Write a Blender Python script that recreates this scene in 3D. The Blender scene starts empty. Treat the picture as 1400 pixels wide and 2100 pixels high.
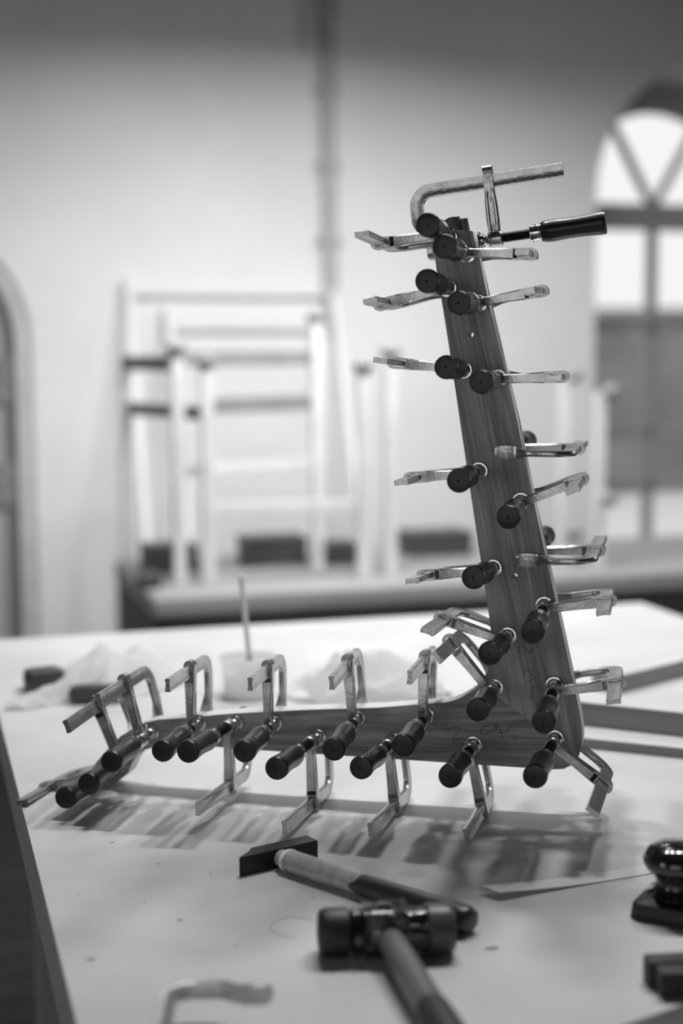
import bpy, bmesh, math, random
from mathutils import Vector, Matrix, noise
from mathutils.geometry import tessellate_polygon
random.seed(7)
PI = math.pi
scene = bpy.context.scene
COL = scene.collection

# ------------------------------------------------------------------ materials
def mat(name, c, rough=.5, metal=0., bump=0., bscale=60., var=0., vscale=8., coat=0., stretch=(1,1,1), spec=.5):
    m = bpy.data.materials.new(name); m.use_nodes = True
    nt = m.node_tree; b = nt.nodes['Principled BSDF']
    b.inputs['Base Color'].default_value = (c, c, c, 1)
    b.inputs['Roughness'].default_value = rough
    b.inputs['Metallic'].default_value = metal
    b.inputs['Coat Weight'].default_value = coat
    b.inputs['Coat Roughness'].default_value = .12
    b.inputs['Specular IOR Level'].default_value = spec
    tc = nt.nodes.new('ShaderNodeTexCoord'); mp = nt.nodes.new('ShaderNodeMapping')
    mp.inputs['Scale'].default_value = stretch
    nt.links.new(tc.outputs['Object'], mp.inputs['Vector'])
    if var:
        n = nt.nodes.new('ShaderNodeTexNoise'); n.inputs['Scale'].default_value = vscale
        n.inputs['Detail'].default_value = 5
        r = nt.nodes.new('ShaderNodeMapRange')
        r.inputs['From Min'].default_value = .3; r.inputs['From Max'].default_value = .7
        r.inputs['To Min'].default_value = c*(1-var); r.inputs['To Max'].default_value = min(1, c*(1+var))
        nt.links.new(mp.outputs[0], n.inputs['Vector']); nt.links.new(n.outputs['Fac'], r.inputs['Value'])
        nt.links.new(r.outputs[0], b.inputs['Base Color'])
    if bump:
        n2 = nt.nodes.new('ShaderNodeTexNoise'); n2.inputs['Scale'].default_value = bscale
        n2.inputs['Detail'].default_value = 4
        bp = nt.nodes.new('ShaderNodeBump'); bp.inputs['Strength'].default_value = bump
        bp.inputs['Distance'].default_value = .002
        nt.links.new(mp.outputs[0], n2.inputs['Vector']); nt.links.new(n2.outputs['Fac'], bp.inputs['Height'])
        nt.links.new(bp.outputs[0], b.inputs['Normal'])
    return m

def wood(name, dark, light, rot=0., scale=1., rough=.45, coat=0., axis='Y'):
    """straight-grained wood; the grain runs along local Y turned by rot about Z (or along X / Z)"""
    m = bpy.data.materials.new(name); m.use_nodes = True
    nt = m.node_tree; N = nt.nodes; b = N['Principled BSDF']; L = nt.links
    b.inputs['Roughness'].default_value = rough; b.inputs['Coat Weight'].default_value = coat; b.inputs['Specular IOR Level'].default_value = .3
    tc = N.new('ShaderNodeTexCoord'); mp0 = N.new('ShaderNodeMapping'); mp0.vector_type = 'POINT'
    if axis == 'Y': mp0.inputs['Rotation'].default_value = (0, 0, rot)
    if axis == 'X': mp0.inputs['Rotation'].default_value = (0, 0, PI/2+rot)
    if axis == 'Z': mp0.inputs['Rotation'].default_value = (PI/2, 0, rot)
    L.new(tc.outputs['Object'], mp0.inputs['Vector'])
    mp = N.new('ShaderNodeMapping'); mp.inputs['Scale'].default_value = (60*scale, 3.2*scale, 60*scale)
    L.new(mp0.outputs[0], mp.inputs['Vector'])
    n = N.new('ShaderNodeTexNoise'); n.inputs['Scale'].default_value = 1.; n.inputs['Detail'].default_value = 6
    n.inputs['Roughness'].default_value = .6; n.inputs['Distortion'].default_value = .6
    L.new(mp.outputs[0], n.inputs['Vector'])
    mp2 = N.new('ShaderNodeMapping'); mp2.inputs['Scale'].default_value = (420*scale, 14*scale, 420*scale)
    L.new(mp0.outputs[0], mp2.inputs['Vector'])
    n2 = N.new('ShaderNodeTexNoise'); n2.inputs['Scale'].default_value = 1.; n2.inputs['Detail'].default_value = 3
    L.new(mp2.outputs[0], n2.inputs['Vector'])
    mx = N.new('ShaderNodeMath'); mx.operation = 'MULTIPLY_ADD'; mx.inputs[1].default_value = .45
    L.new(n2.outputs['Fac'], mx.inputs[0]); L.new(n.outputs['Fac'], mx.inputs[2])
    cr = N.new('ShaderNodeMapRange'); cr.inputs['From Min'].default_value = .5; cr.inputs['From Max'].default_value = .95
    cr.inputs['To Min'].default_value = dark; cr.inputs['To Max'].default_value = light
    L.new(mx.outputs[0], cr.inputs['Value']); L.new(cr.outputs[0], b.inputs['Base Color'])
    bp = N.new('ShaderNodeBump'); bp.inputs['Strength'].default_value = .12; bp.inputs['Distance'].default_value = .001
    L.new(mx.outputs[0], bp.inputs['Height']); L.new(bp.outputs[0], b.inputs['Normal'])
    return m

M = {}
M['steel'] = mat('plated_steel', .48, .27, .95, bump=.15, bscale=260, var=.16, vscale=70)
M['bright'] = mat('bright_steel', .72, .14, 1., var=.08, vscale=60)
M['thread'] = mat('blackened_thread', .018, .38, .6)
M['handle'] = mat('dark_lacquered_wood', .013, .36, 0, bump=.05, bscale=90, var=.25, vscale=50, spec=.35, coat=.15, stretch=(1, 1, .15))
M['sticker'] = mat('pale_sticker', .62, .35)  # highlight on the handles, painted as a pale patch
M['sticker_rim'] = mat('black_sticker_rim', .008, .5)  # dark outline round painted highlights and handle print
M['veneer_up'] = wood('upright_veneer', .135, .52, rot=math.radians(-12.2), rough=.42)
M['veneer_foot'] = wood('foot_veneer', .125, .52, axis='X', rot=math.radians(-3), rough=.42)
M['edge'] = wood('pale_edge_wood', .60, .78, axis='X', rough=.55)
M['pencil'] = mat('pencil_lead', .035, .45)
M['dowel'] = wood('dowel_wood', .05, .13, axis='Y', rough=.45)
M['tabletop'] = mat('worn_white_tabletop', .60, .50, bump=.04, bscale=40, var=.10, vscale=5)
M['tableedge'] = wood('table_edge_wood', .38, .52, axis='X', rough=.6)
M['stain'] = mat('dirt_speck', .22, .7)
M['floor'] = mat('floor', .02, .6, spec=.15)
M['wall'] = mat('rough_plaster', .80, .9, bump=.25, bscale=9, var=.06, vscale=1.6)
M['ceiling'] = mat('ceiling_paint', .06, .9)
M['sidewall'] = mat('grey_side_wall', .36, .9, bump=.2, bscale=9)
M['frame_grey'] = mat('window_frame_paint', .42, .5)
M['door'] = mat('door_paint', .45, .5)
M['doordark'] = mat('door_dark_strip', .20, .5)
M['black'] = mat('black_iron', .012, .38, bump=.05, bscale=120)
M['gloss'] = mat('black_gloss', .010, .12, coat=.8)
M['rubber'] = mat('black_rubber', .013, .5)
M['plastic'] = mat('grey_nylon', .085, .38)
M['tube'] = mat('grey_handle_coat', .16, .35)
M['grip'] = mat('dark_grip', .03, .55)
M['hamwood'] = wood('varnished_handle_wood', .30, .52, axis='Z', rough=.28, coat=.3)
M['hamgrip'] = mat('dark_dipped_wood', .035, .35, var=.3, vscale=60, coat=.2)
M['paper'] = mat('pale_paper', .78, .8)
M['darkobj'] = mat('dark_plastic', .05, .5)
M['darkwood'] = wood('dark_offcut_wood', .03, .06, axis='X', rough=.5)
M['board'] = wood('planed_board', .19, .36, axis='X', scale=.6, rough=.55)
M['boardtop'] = mat('pale_board_face', .60, .6, var=.06, vscale=10)
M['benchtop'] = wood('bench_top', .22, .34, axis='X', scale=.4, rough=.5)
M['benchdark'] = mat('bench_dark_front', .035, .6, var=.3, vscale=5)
M['lightwood'] = mat('pale_wood', .64, .6, var=.08, vscale=10)
M['greywood'] = mat('grey_wood', .24, .6, var=.15, vscale=10)
M['palelath'] = mat('pale_lath', .80, .8)
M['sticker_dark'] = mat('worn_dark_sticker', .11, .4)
M['pipe'] = mat('pipe_paint', .46, .5)
M['yard'] = mat('pale_yard', .8, .9)
M['outer'] = mat('dark_boundary_wall', .22, .9, var=.3, vscale=1.5)
def thin(name, c, tr, rough=.8):
    m = mat(name, c, rough, bump=.25, bscale=30); nt = m.node_tree; N = nt.nodes; L = nt.links
    b = N['Principled BSDF']; o = N['Material Output']; t = N.new('ShaderNodeBsdfTranslucent'); t.inputs['Color'].default_value = (c, c, c, 1)
    x = N.new('ShaderNodeMixShader'); x.inputs[0].default_value = tr
    L.new(b.outputs[0], x.inputs[1]); L.new(t.outputs[0], x.inputs[2]); L.new(x.outputs[0], o.inputs['Surface']); return m
M['white'] = thin('white_cloth', .96, .65); M['bag'] = thin('white_plastic_sheet', .97, .65, .4); M['pot'] = thin('milky_plastic', .96, .65, .4); M['strip'] = thin('pale_veneer_strip', .88, .25, .6)
# wooden floor: planks
def floor_mat():
    m = M['floor']; nt = m.node_tree; N = nt.nodes; L = nt.links; b = N['Principled BSDF']
    tc = N.new('ShaderNodeTexCoord')
    br = N.new('ShaderNodeTexBrick'); br.inputs['Scale'].default_value = 1.
    br.inputs['Brick Width'].default_value = 1.8; br.inputs['Row Height'].default_value = .12
    br.inputs['Mortar Size'].default_value = .006
    br.inputs['Color1'].default_value = (.020,)*3+(1,); br.inputs['Color2'].default_value = (.013,)*3+(1,)
    br.inputs['Mortar'].default_value = (.003,)*3+(1,)
    L.new(tc.outputs['Object'], br.inputs['Vector']); L.new(br.outputs['Color'], b.inputs['Base Color'])
floor_mat()
def glass_mat():
    m = bpy.data.materials.new('window_glass'); m.use_nodes = True
    nt = m.node_tree; N = nt.nodes; L = nt.links
    for n in list(N): N.remove(n)
    o = N.new('ShaderNodeOutputMaterial'); t = N.new('ShaderNodeBsdfTransparent')
    g = N.new('ShaderNodeBsdfGlossy'); g.inputs['Roughness'].default_value = .03
    mx = N.new('ShaderNodeMixShader'); f = N.new('ShaderNodeFresnel'); f.inputs['IOR'].default_value = 1.45
    t.inputs['Color'].default_value = (.95,)*3+(1,)
    L.new(f.outputs[0], mx.inputs[0]); L.new(t.outputs[0], mx.inputs[1]); L.new(g.outputs[0], mx.inputs[2])
    L.new(mx.outputs[0], o.inputs[0]); return m
M['glass'] = glass_mat()

# ------------------------------------------------------------------ object helpers
def tag(o, label, cat, group=None):
    o['label'] = label; o['category'] = cat
    if group: o['group'] = group
    return o
def thing(name, label, cat, mw=None, group=None):
    o = bpy.data.objects.new(name, None); COL.objects.link(o); o.empty_display_size = .02
    if mw is not None: o.matrix_world = mw
    return tag(o, label, cat, group)
def link(name, me, parent=None, loc=None):
    o = bpy.data.objects.new(name, me); COL.objects.link(o)
    if parent is not None: o.parent = parent
    if loc is not None: o.location = loc
    return o
def smooth(me, deg=40):
    for p in me.polygons: p.use_smooth = True
    try: me.set_sharp_from_angle(angle=math.radians(deg))
    except Exception: pass
def finish(bm, name, mats, sm=True, deg=40):
    bmesh.ops.recalc_face_normals(bm, faces=bm.faces[:])
    me = bpy.data.meshes.new(name); bm.to_mesh(me); bm.free()
    for m in (mats if isinstance(mats, (list, tuple)) else [mats]): me.materials.append(M[m])
    if sm: smooth(me, deg)
    return me
def part(name, bm, mats, parent=None, loc=None, sm=True, deg=40):
    return link(name, finish(bm, name, mats, sm, deg), parent, loc)
def struct(name, bm, mats, parent=None, sm=False, kind=True):
    o = part(name, bm, mats, parent, sm=sm)
    if parent is None: o['kind'] = 'structure'
    return o

def frame(o, z, x):
    """matrix with the given local Z direction and approximate local X"""
    z = Vector(z).normalized(); x = Vector(x); x = (x - z*x.dot(z)).normalized(); y = z.cross(x)
    return Matrix(((x.x, y.x, z.x, o[0]), (x.y, y.y, z.y, o[1]), (x.z, y.z, z.z, o[2]), (0, 0, 0, 1)))
I4 = Matrix.Identity(4)
def lathe(bm, prof, seg=28, mw=I4, sx=1., sy=1.):
    """turn (r, z) pairs about Z; r = 0 closes to a point"""
    rings = []
    for r, z in prof:
        if r <= 1e-7: rings.append([bm.verts.new(mw @ Vector((0, 0, z)))])
        else: rings.append([bm.verts.new(mw @ Vector((r*sx*math.cos(2*PI*i/seg), r*sy*math.sin(2*PI*i/seg), z))) for i in range(seg)])
    for a, b in zip(rings, rings[1:]):
        if len(a) == 1 and len(b) == 1: continue
        for i in range(seg):
            j = (i+1) % seg
            if len(a) == 1: bm.faces.new((a[0], b[i], b[j]))
            elif len(b) == 1: bm.faces.new((a[i], a[j], b[0]))
            else: bm.faces.new((a[i], a[j], b[j], b[i]))
    for r in (rings[0], rings[-1]):
        if len(r) > 1: bm.faces.new(r)
def loft(bm, loops, caps=True):
    rings = [[bm.verts.new(v) for v in lp] for lp in loops]
    n = len(rings[0])
    for a, b in zip(rings, rings[1:]):
        for i in range(n):
            j = (i+1) % n; bm.faces.new((a[i], a[j], b[j], b[i]))
    if caps: bm.faces.new(rings[0]); bm.faces.new(rings[-1])
def box(bm, c, s, mw=I4, bev=0.):
    r = bmesh.ops.create_cube(bm, size=1.)
    vs = r['verts']
    for v in vs: v.co = Vector((c[0]+v.co.x*s[0], c[1]+v.co.y*s[1], c[2]+v.co.z*s[2]))
    if bev:
        es = set(e for v in vs for e in v.link_edges)
        r2 = bmesh.ops.bevel(bm, geom=list(es), offset=bev, segments=2, affect='EDGES', profile=.6)
        vs = list(set(vs) | set(r2['verts'])); vs = [v for v in vs if v.is_valid]
    for v in vs: v.co = mw @ v.co
def bar(bm, p, q, w, h, up=(0, 0, 1), bev=0.):
    p = Vector(p); q = Vector(q); d = q-p
    mw = frame(p, d, Vector(up).cross(d) if abs(Vector(up).normalized().dot(d.normalized())) < .99 else (1, 0, 0))
    box(bm, (0, 0, d.length/2), (w, h, d.length), mw, bev)
def tube(bm, pts, r, seg=8):
    pts = [Vector(p) for p in pts]; loops = []; prev = None
    for i, p in enumerate(pts):
        t = (pts[min(i+1, len(pts)-1)]-pts[max(i-1, 0)]).normalized()
        if prev is None: prev = t.orthogonal()
        prev = (prev - t*prev.dot(t)).normalized(); b = t.cross(prev)
        loops.append([p + (prev*math.cos(2*PI*k/seg)+b*math.sin(2*PI*k/seg))*r for k in range(seg)])
    loft(bm, loops)
def prism(bm, outer, z0, z1, holes=(), mw=I4, side=0, cap=0):
    """extrude a polygon (list of (x, y)) with holes from z0 to z1"""
    loops = [list(outer)]+[list(h) for h in holes]
    tess = tessellate_polygon([[Vector((x, y, 0)) for x, y in lp] for lp in loops])
    flat = [p for lp in loops for p in lp]
    a = [bm.verts.new(mw @ Vector((x, y, z0))) for x, y in flat]
    b = [bm.verts.new(mw @ Vector((x, y, z1))) for x, y in flat]
    for t in tess:
        for vs in (a, b):
            try: bm.faces.new([vs[i] for i in t]).material_index = cap
            except ValueError: pass
    k = 0
    for lp in loops:
        n = len(lp)
        for i in range(n):
            j = (i+1) % n
            bm.faces.new((a[k+i], a[k+j], b[k+j], b[k+i])).material_index = side
        k += n
def circle(cx, cy, r, n=16, a0=0., a1=2*PI, close=False):
    m = n if not close else n-1
    return [(cx+r*math.cos(a0+(a1-a0)*i/m), cy+r*math.sin(a0+(a1-a0)*i/m)) for i in range(n)]
def rot2(x, y, a): return (x*math.cos(a)-y*math.sin(a), x*math.sin(a)+y*math.cos(a))

# the room and both benches stand turned by YAW against the camera
YAW = math.radians(16.4)
RM = Matrix.Rotation(YAW, 4, 'Z')
def rm(x, y, z=0.): return RM @ Vector((x, y, z))
def rmat(x, y, z=0., a=0.): return Matrix.Translation(rm(x, y, z)) @ Matrix.Rotation(YAW+a, 4, 'Z')
ZT = .85      # table top
CAMZ = ZT+.550
# ------------------------------------------------------------------ the F-clamps
TH = .072     # throat
TP = .030     # thickness of the clamped boards
HL = .074     # handle length
HPROF = [(0, 0), (.0098, 0), (.0110, .001), (.0124, .006), (.0128, .013), (.0124, .022), (.0118, .032), (.0119, .044), (.0124, .055),
         (.0131, .064), (.0133, .0700), (.0130, .0726), (.0123, .0738), (.0112, HL), (.0017, HL), (.0014, HL-.0015), (0, HL-.002)]
def hrad(z):
    for (r0, z0), (r1, z1) in zip(HPROF[1:], HPROF[2:]):
        if z0 <= z <= z1 and z1 > z0: return r0+(r1-r0)*(z-z0)/(z1-z0)
    return .0115
def make_handle():
    bm = bmesh.new(); lathe(bm, HPROF, 36); return finish(bm, 'handle', 'handle', True, 35)
def make_ferrule():
    bm = bmesh.new()
    lathe(bm, [(.0058, -.0125), (.0092, -.0125), (.0099, -.0118), (.0099, -.0098), (.0093, -.009), (.0093, -.002), (.0101, -.0012), (.0105, .0016), (.0098, .0022), (.0058, .0022)], 32)
    for k in range(2):   # crimp dimples
        c = Vector((.0092*math.cos(k*PI+.6), .0092*math.sin(k*PI+.6), -.0055))
        mw = frame(c, c.xy.to_3d(), (0, 0, 1))
        lathe(bm, [(.0024, -.0004), (.0024, .0003), (.0016, .0006), (.0010, .0001), (0, -.0002)], 12, mw)
    return finish(bm, 'ferrule', 'bright', True, 35)
def make_pad():
    bm = bmesh.new()
    lathe(bm, [(0, 0), (.0104, 0), (.0108, .0006), (.0108, .0018), (.0100, .0028), (.0086, .0030), (.0080, .0036), (.0080, .0058),
               (.0072, .0068), (.0060, .0066), (.0058, .0080), (.0050, .0096), (.0040, .0105), (0, .0105)], 32)
    return finish(bm, 'swivel_pad', 'bright', True, 35)
def make_spindle(z0, z1):
    bm = bmesh.new(); p = [(0, .008), (.0037, .008), (.0034, .0105), (.0038, .0125), (.0052, z0-.002)]
    z = z0-.002; k = 0
    while z < z1:
        p += [(.0050, z), (.0060, z+.0009), (.0060, z+.0013), (.0050, z+.0021)]; z += .0024
    p += [(.0050, z), (0, z)]
    lathe(bm, p, 18); return finish(bm, 'spindle', 'thread', True, 25)
def make_arm():
    """sliding arm: threaded boss round the spindle, tapering beam, looped head round the rail; z = 0 is the arm's own level"""
    bm = bmesh.new()
    lathe(bm, [(.0058, -.0078), (.0080, -.0078), (.0087, -.0066), (.0089, -.002), (.0089, .003), (.0087, .0072), (.0079, .0084), (.0058, .0084)], 28)
    loops = []
    for x, hy, hz, g in ((.0045, .0050, .0058, .2), (.010, .0049, .0068, .6), (.022, .0050, .0072, 1.), (.040, .0054, .0068, 1.), (.052, .0060, .0058, .8), (TH-.0145, .0064, .0054, .1), (TH-.0095, .0066, .0054, 0)):
        gy = hy-.0011*g
        loops.append([Vector((x, y, z)) for y, z in ((hy*.8, -hz), (hy, -hz*.8), (hy, -hz*.55), (gy, -hz*.35), (gy, hz*.35), (hy, hz*.55), (hy, hz*.8), (hy*.8, hz),
                      (-hy*.8, hz), (-hy, hz*.8), (-hy, hz*.55), (-gy, hz*.35), (-gy, -hz*.35), (-hy, -hz*.55), (-hy, -hz*.8), (-hy*.8, -hz))])
    loft(bm, loops)
    R = .0070; o = [(TH-.015, -.0062), (TH+.0060, -R)]
    o += [(TH+.0060+R*math.cos(a), R*math.sin(a)) for a in [-PI/2+PI*i/10 for i in range(1, 10)]]
    o += [(TH+.0060, R), (TH-.015, .0062)]
    hole = [(TH-.0086, -.0040), (TH+.0074, -.0040), (TH+.0088, -.0026), (TH+.0088, .0026), (TH+.0074, .0040), (TH-.0086, .0040)]
    prism(bm, o, -.0054, .0054, [hole])
    return finish(bm, 'sliding_arm', 'steel', True, 30)
def make_rail(ztip, tp=TP, throat=TH, thick=1.):
    """rail of grooved section, bent through a right angle and forged out into the oval jaw that bears at z = -tp"""
    bm = bmesh.new(); zb = -tp-.0135; R = .019
    st = [((throat, ztip), (0, -1), 1, 1, 1), ((throat, ztip-.001), (0, -1), 1, 1, 1), ((throat, zb+R), (0, -1), 1, 1, 1)]
    for i in range(1, 9):
        a = PI/2*i/8; st.append(((throat-R+R*math.cos(a), zb+R-R*math.sin(a)), (-math.sin(a), -math.cos(a)), 1, 1, 1))
    st += [((.031, zb), (-1, .04), .98, 1., 1), ((.0235, -tp-.0105), (-1, .35), .80, 1.20, .8), ((.0175, -tp-.0066), (-1, .40), .58, 1.65, .3), ((.0125, -tp-.0042), (-1, .15), .48, 2.15, 0), ((.0085, -tp-.0034), (-1, 0), .45, 2.40, 0),
           ((0, -tp-.0033), (-1, 0), .45, 2.50, 0), ((-.006, -tp-.0033), (-1, 0), .45, 2.45, 0), ((-.0102, -tp-.0032), (-1, 0), .43, 2.05, 0), ((-.0126, -tp-.0031), (-1, 0), .39, 1.45, 0), ((-.0138, -tp-.0030), (-1, 0), .33, .7, 0)]
    loops = []
    for (x, z), t, sw, sy, g in st:
        t = Vector((t[0], 0, t[1])).normalized(); nrm = Vector((-t.z, 0, t.x))
        pr = []
        hw = .0079*sw; hy = .0032*sy*(1+(thick-1)*g); gy = (.0032*(1+(thick-1)*g)-.0006*g)*sy
        for a, y in ((hw, hy*.7), (hw*.93, hy), (hw*.70, hy), (hw*.45, gy), (-hw*.45, gy), (-hw*.70, hy), (-hw*.93, hy), (-hw, hy*.7),
                     (-hw, -hy*.7), (-hw*.93, -hy), (-hw*.70, -hy), (-hw*.45, -gy), (hw*.45, -gy), (hw*.70, -hy), (hw*.93, -hy), (hw, -hy*.7)):
            pr.append(Vector((x, 0, z))+nrm*a+Vector((0, y, 0)))
        loops.append(pr)
    loft(bm, loops)
    return finish(bm, 'rail', 'steel', True, 32)
def make_glint_or_print(ang, z0, z1, half, inner='sticker'):  # pale patches are painted highlights, dark ones stand for the handle print
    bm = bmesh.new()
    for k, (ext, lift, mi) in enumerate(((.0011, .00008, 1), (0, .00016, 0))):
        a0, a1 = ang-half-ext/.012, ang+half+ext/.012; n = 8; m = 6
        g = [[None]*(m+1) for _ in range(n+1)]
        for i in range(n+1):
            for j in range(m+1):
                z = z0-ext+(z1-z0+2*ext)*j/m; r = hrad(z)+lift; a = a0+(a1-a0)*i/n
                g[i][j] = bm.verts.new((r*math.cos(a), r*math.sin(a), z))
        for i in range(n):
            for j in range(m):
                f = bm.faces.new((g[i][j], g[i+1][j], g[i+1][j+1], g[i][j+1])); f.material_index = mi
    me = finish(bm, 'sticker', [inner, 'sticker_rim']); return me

ME_H, ME_F, ME_P, ME_A = make_handle(), make_ferrule(), make_pad(), make_arm()
UPR = (.55, 0, .83)
def clamp(C, a, u, s, ztip, L, label, glint_or_print=None, group='steel F-clamps along the laminated frame', tp=TP, throat=TH, thick=1.):
    t = thing('bar_clamp', label, 'clamp', frame(C, a, u), group)
    link('swivel_pad', ME_P, t)
    link('spindle', make_spindle(s, L-HL), t)
    arm = link('sliding_arm', ME_A, t, (0, 0, s))
    link('rail', make_rail(ztip, tp, throat, thick), t)
    h = link('handle', ME_H, t, (0, 0, L-HL))
    link('ferrule', ME_F, h)
    if glint_or_print:
        R = t.matrix_world.to_3x3(); w = R.transposed() @ Vector(glint_or_print[0])
        me = make_glint_or_print(math.atan2(w.y, w.x), *glint_or_print[1:], 'sticker_dark' if glint_or_print[0] == UPR else 'sticker')
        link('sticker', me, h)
    return t

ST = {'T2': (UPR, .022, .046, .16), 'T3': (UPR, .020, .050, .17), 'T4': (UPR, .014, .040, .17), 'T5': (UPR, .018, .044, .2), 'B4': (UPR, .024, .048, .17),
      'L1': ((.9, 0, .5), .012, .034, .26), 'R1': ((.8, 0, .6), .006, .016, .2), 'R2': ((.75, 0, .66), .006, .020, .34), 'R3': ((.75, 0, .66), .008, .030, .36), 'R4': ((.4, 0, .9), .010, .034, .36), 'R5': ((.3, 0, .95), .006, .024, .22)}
CL = {
    'L1':((0.1256,1.7205,1.5304),(-0.2327,-0.9723,0.0233),(-0.9665,0.2285,-0.1166),0.0342,0.1424,0.1400),
    'R1':((0.1462,1.7152,1.5110),(-0.2476,-0.9689,-0.0055),(0.9682,-0.2472,-0.0397),0.0255,0.0645,0.1447),
    'L2':((0.1247,1.7197,1.4722),(-0.2361,-0.9716,0.0169),(-0.9405,0.2241,-0.2555),0.0255,0.1046,0.1360),
    'R2':((0.1597,1.7109,1.4544),(-0.2491,-0.9681,-0.0263),(0.9540,-0.2500,0.1653),0.0255,0.1192,0.1348),
    'L3':((0.1428,1.7136,1.3774),(-0.2349,-0.9712,0.0389),(-0.9659,0.2377,0.1023),0.0255,0.1301,0.1237),
    'R3':((0.1822,1.7038,1.3678),(-0.2352,-0.9719,-0.0095),(0.9712,-0.2353,0.0378),0.0360,0.0792,0.1388),
    'L4':((0.1611,1.7070,1.2598),(-0.2336,-0.9723,0.0125),(-0.9681,0.2314,-0.0957),0.0255,0.1083,0.1538),
    'R4':((0.2090,1.6948,1.2253),(-0.2108,-0.9774,-0.0155),(0.9025,-0.2007,0.3811),0.0255,0.1325,0.1480),
    'L5':((0.1779,1.7009,1.1459),(-0.2743,-0.9598,0.0603),(-0.9573,0.2665,-0.1120),0.0307,0.1111,0.1263),
    'R5':((0.2364,1.6859,1.1042),(-0.2089,-0.9779,0.0008),(0.9649,-0.2060,0.1626),0.0255,0.1051,0.1678),
    'L6':((0.1951,1.6953,1.0661),(-0.2639,-0.9638,0.0383),(-0.9179,0.2631,0.2971),0.0342,0.1332,0.1297),
    'L7':((0.1803,1.6977,1.0036),(-0.2502,-0.9678,0.0268),(-0.6292,0.1836,0.7552),0.0255,0.1163,0.1275),
    'R6':((0.2483,1.6813,1.0100),(-0.2026,-0.9793,0.0036),(0.9618,-0.1983,0.1886),0.0360,0.1293,0.1778),
    'BR':((0.2500,1.6798,0.9464),(-0.2625,-0.9645,0.0280),(0.7752,-0.2281,-0.5891),0.0255,0.1455,0.1780),
    'B5':((0.1561,1.7023,0.9333),(-0.2563,-0.9661,0.0299),(0.2022,-0.0839,-0.9758),0.0255,0.1327,0.1526),
    'T4':((0.0179,1.7363,0.9582),(-0.2009,-0.9795,-0.0157),(-0.0784,0.0001,0.9969),0.0255,0.1203,0.1397),
    'T5':((0.1002,1.7165,0.9655),(-0.2282,-0.9735,0.0117),(0.0412,0.0023,0.9991),0.0255,0.1229,0.1468),
    'B4':((0.0619,1.7252,0.9315),(-0.2814,-0.9579,0.0567),(0.1097,-0.0908,-0.9898),0.0255,0.1384,0.1489),
    'B3':((-0.0297,1.7474,0.9311),(-0.2628,-0.9637,0.0465),(0.0392,-0.0588,-0.9975),0.0325,0.1484,0.1684),
    'B2':((-0.1327,1.7726,0.9431),(-0.2566,-0.9654,0.0459),(0.0263,-0.0544,-0.9982),0.0258,0.1401,0.1653),
    'T3':((-0.0838,1.7608,0.9459),(-0.2167,-0.9762,-0.0052),(-0.0040,-0.0044,1.0000),0.0255,0.1030,0.1324),
    'T2':((-0.1791,1.7838,0.9404),(-0.2221,-0.9750,-0.0018),(-0.0096,0.0003,1.0000),0.0265,0.1091,0.1339),
    'T1':((-0.2402,1.7984,0.9249),(-0.2206,-0.9754,-0.0054),(-0.2584,0.0531,0.9646),0.0360,0.1220,0.1365),
    'T0':((-0.2706,1.8052,0.8986),(-0.2076,-0.9779,-0.0240),(-0.3575,0.0530,0.9324),0.0332,0.1307,0.1355),
    'BL':((-0.2976,1.8111,0.8705),(-0.2458,-0.9688,0.0323),(-0.9416,0.2308,-0.2451),0.0255,0.1000,0.1288),
    'X1':((0.2000,1.7289,1.2828),(0.2558,0.9716,0.0150),(0.9718,-0.2359,-0.0025),0.0300,0.1250,0.1480), 
    'X2':((0.2250,1.7206,1.1586),(0.2480,0.9716,0.0350),(0.9713,-0.2351,0.0365),0.0300,0.1250,0.1480), 
    'TOP':((0.1608,1.7274,1.5263),(0.9647,-0.2319,0.1246),(-0.1170,0.0464,0.9921),0.0197,0.1058,0.1469),
}
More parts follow.
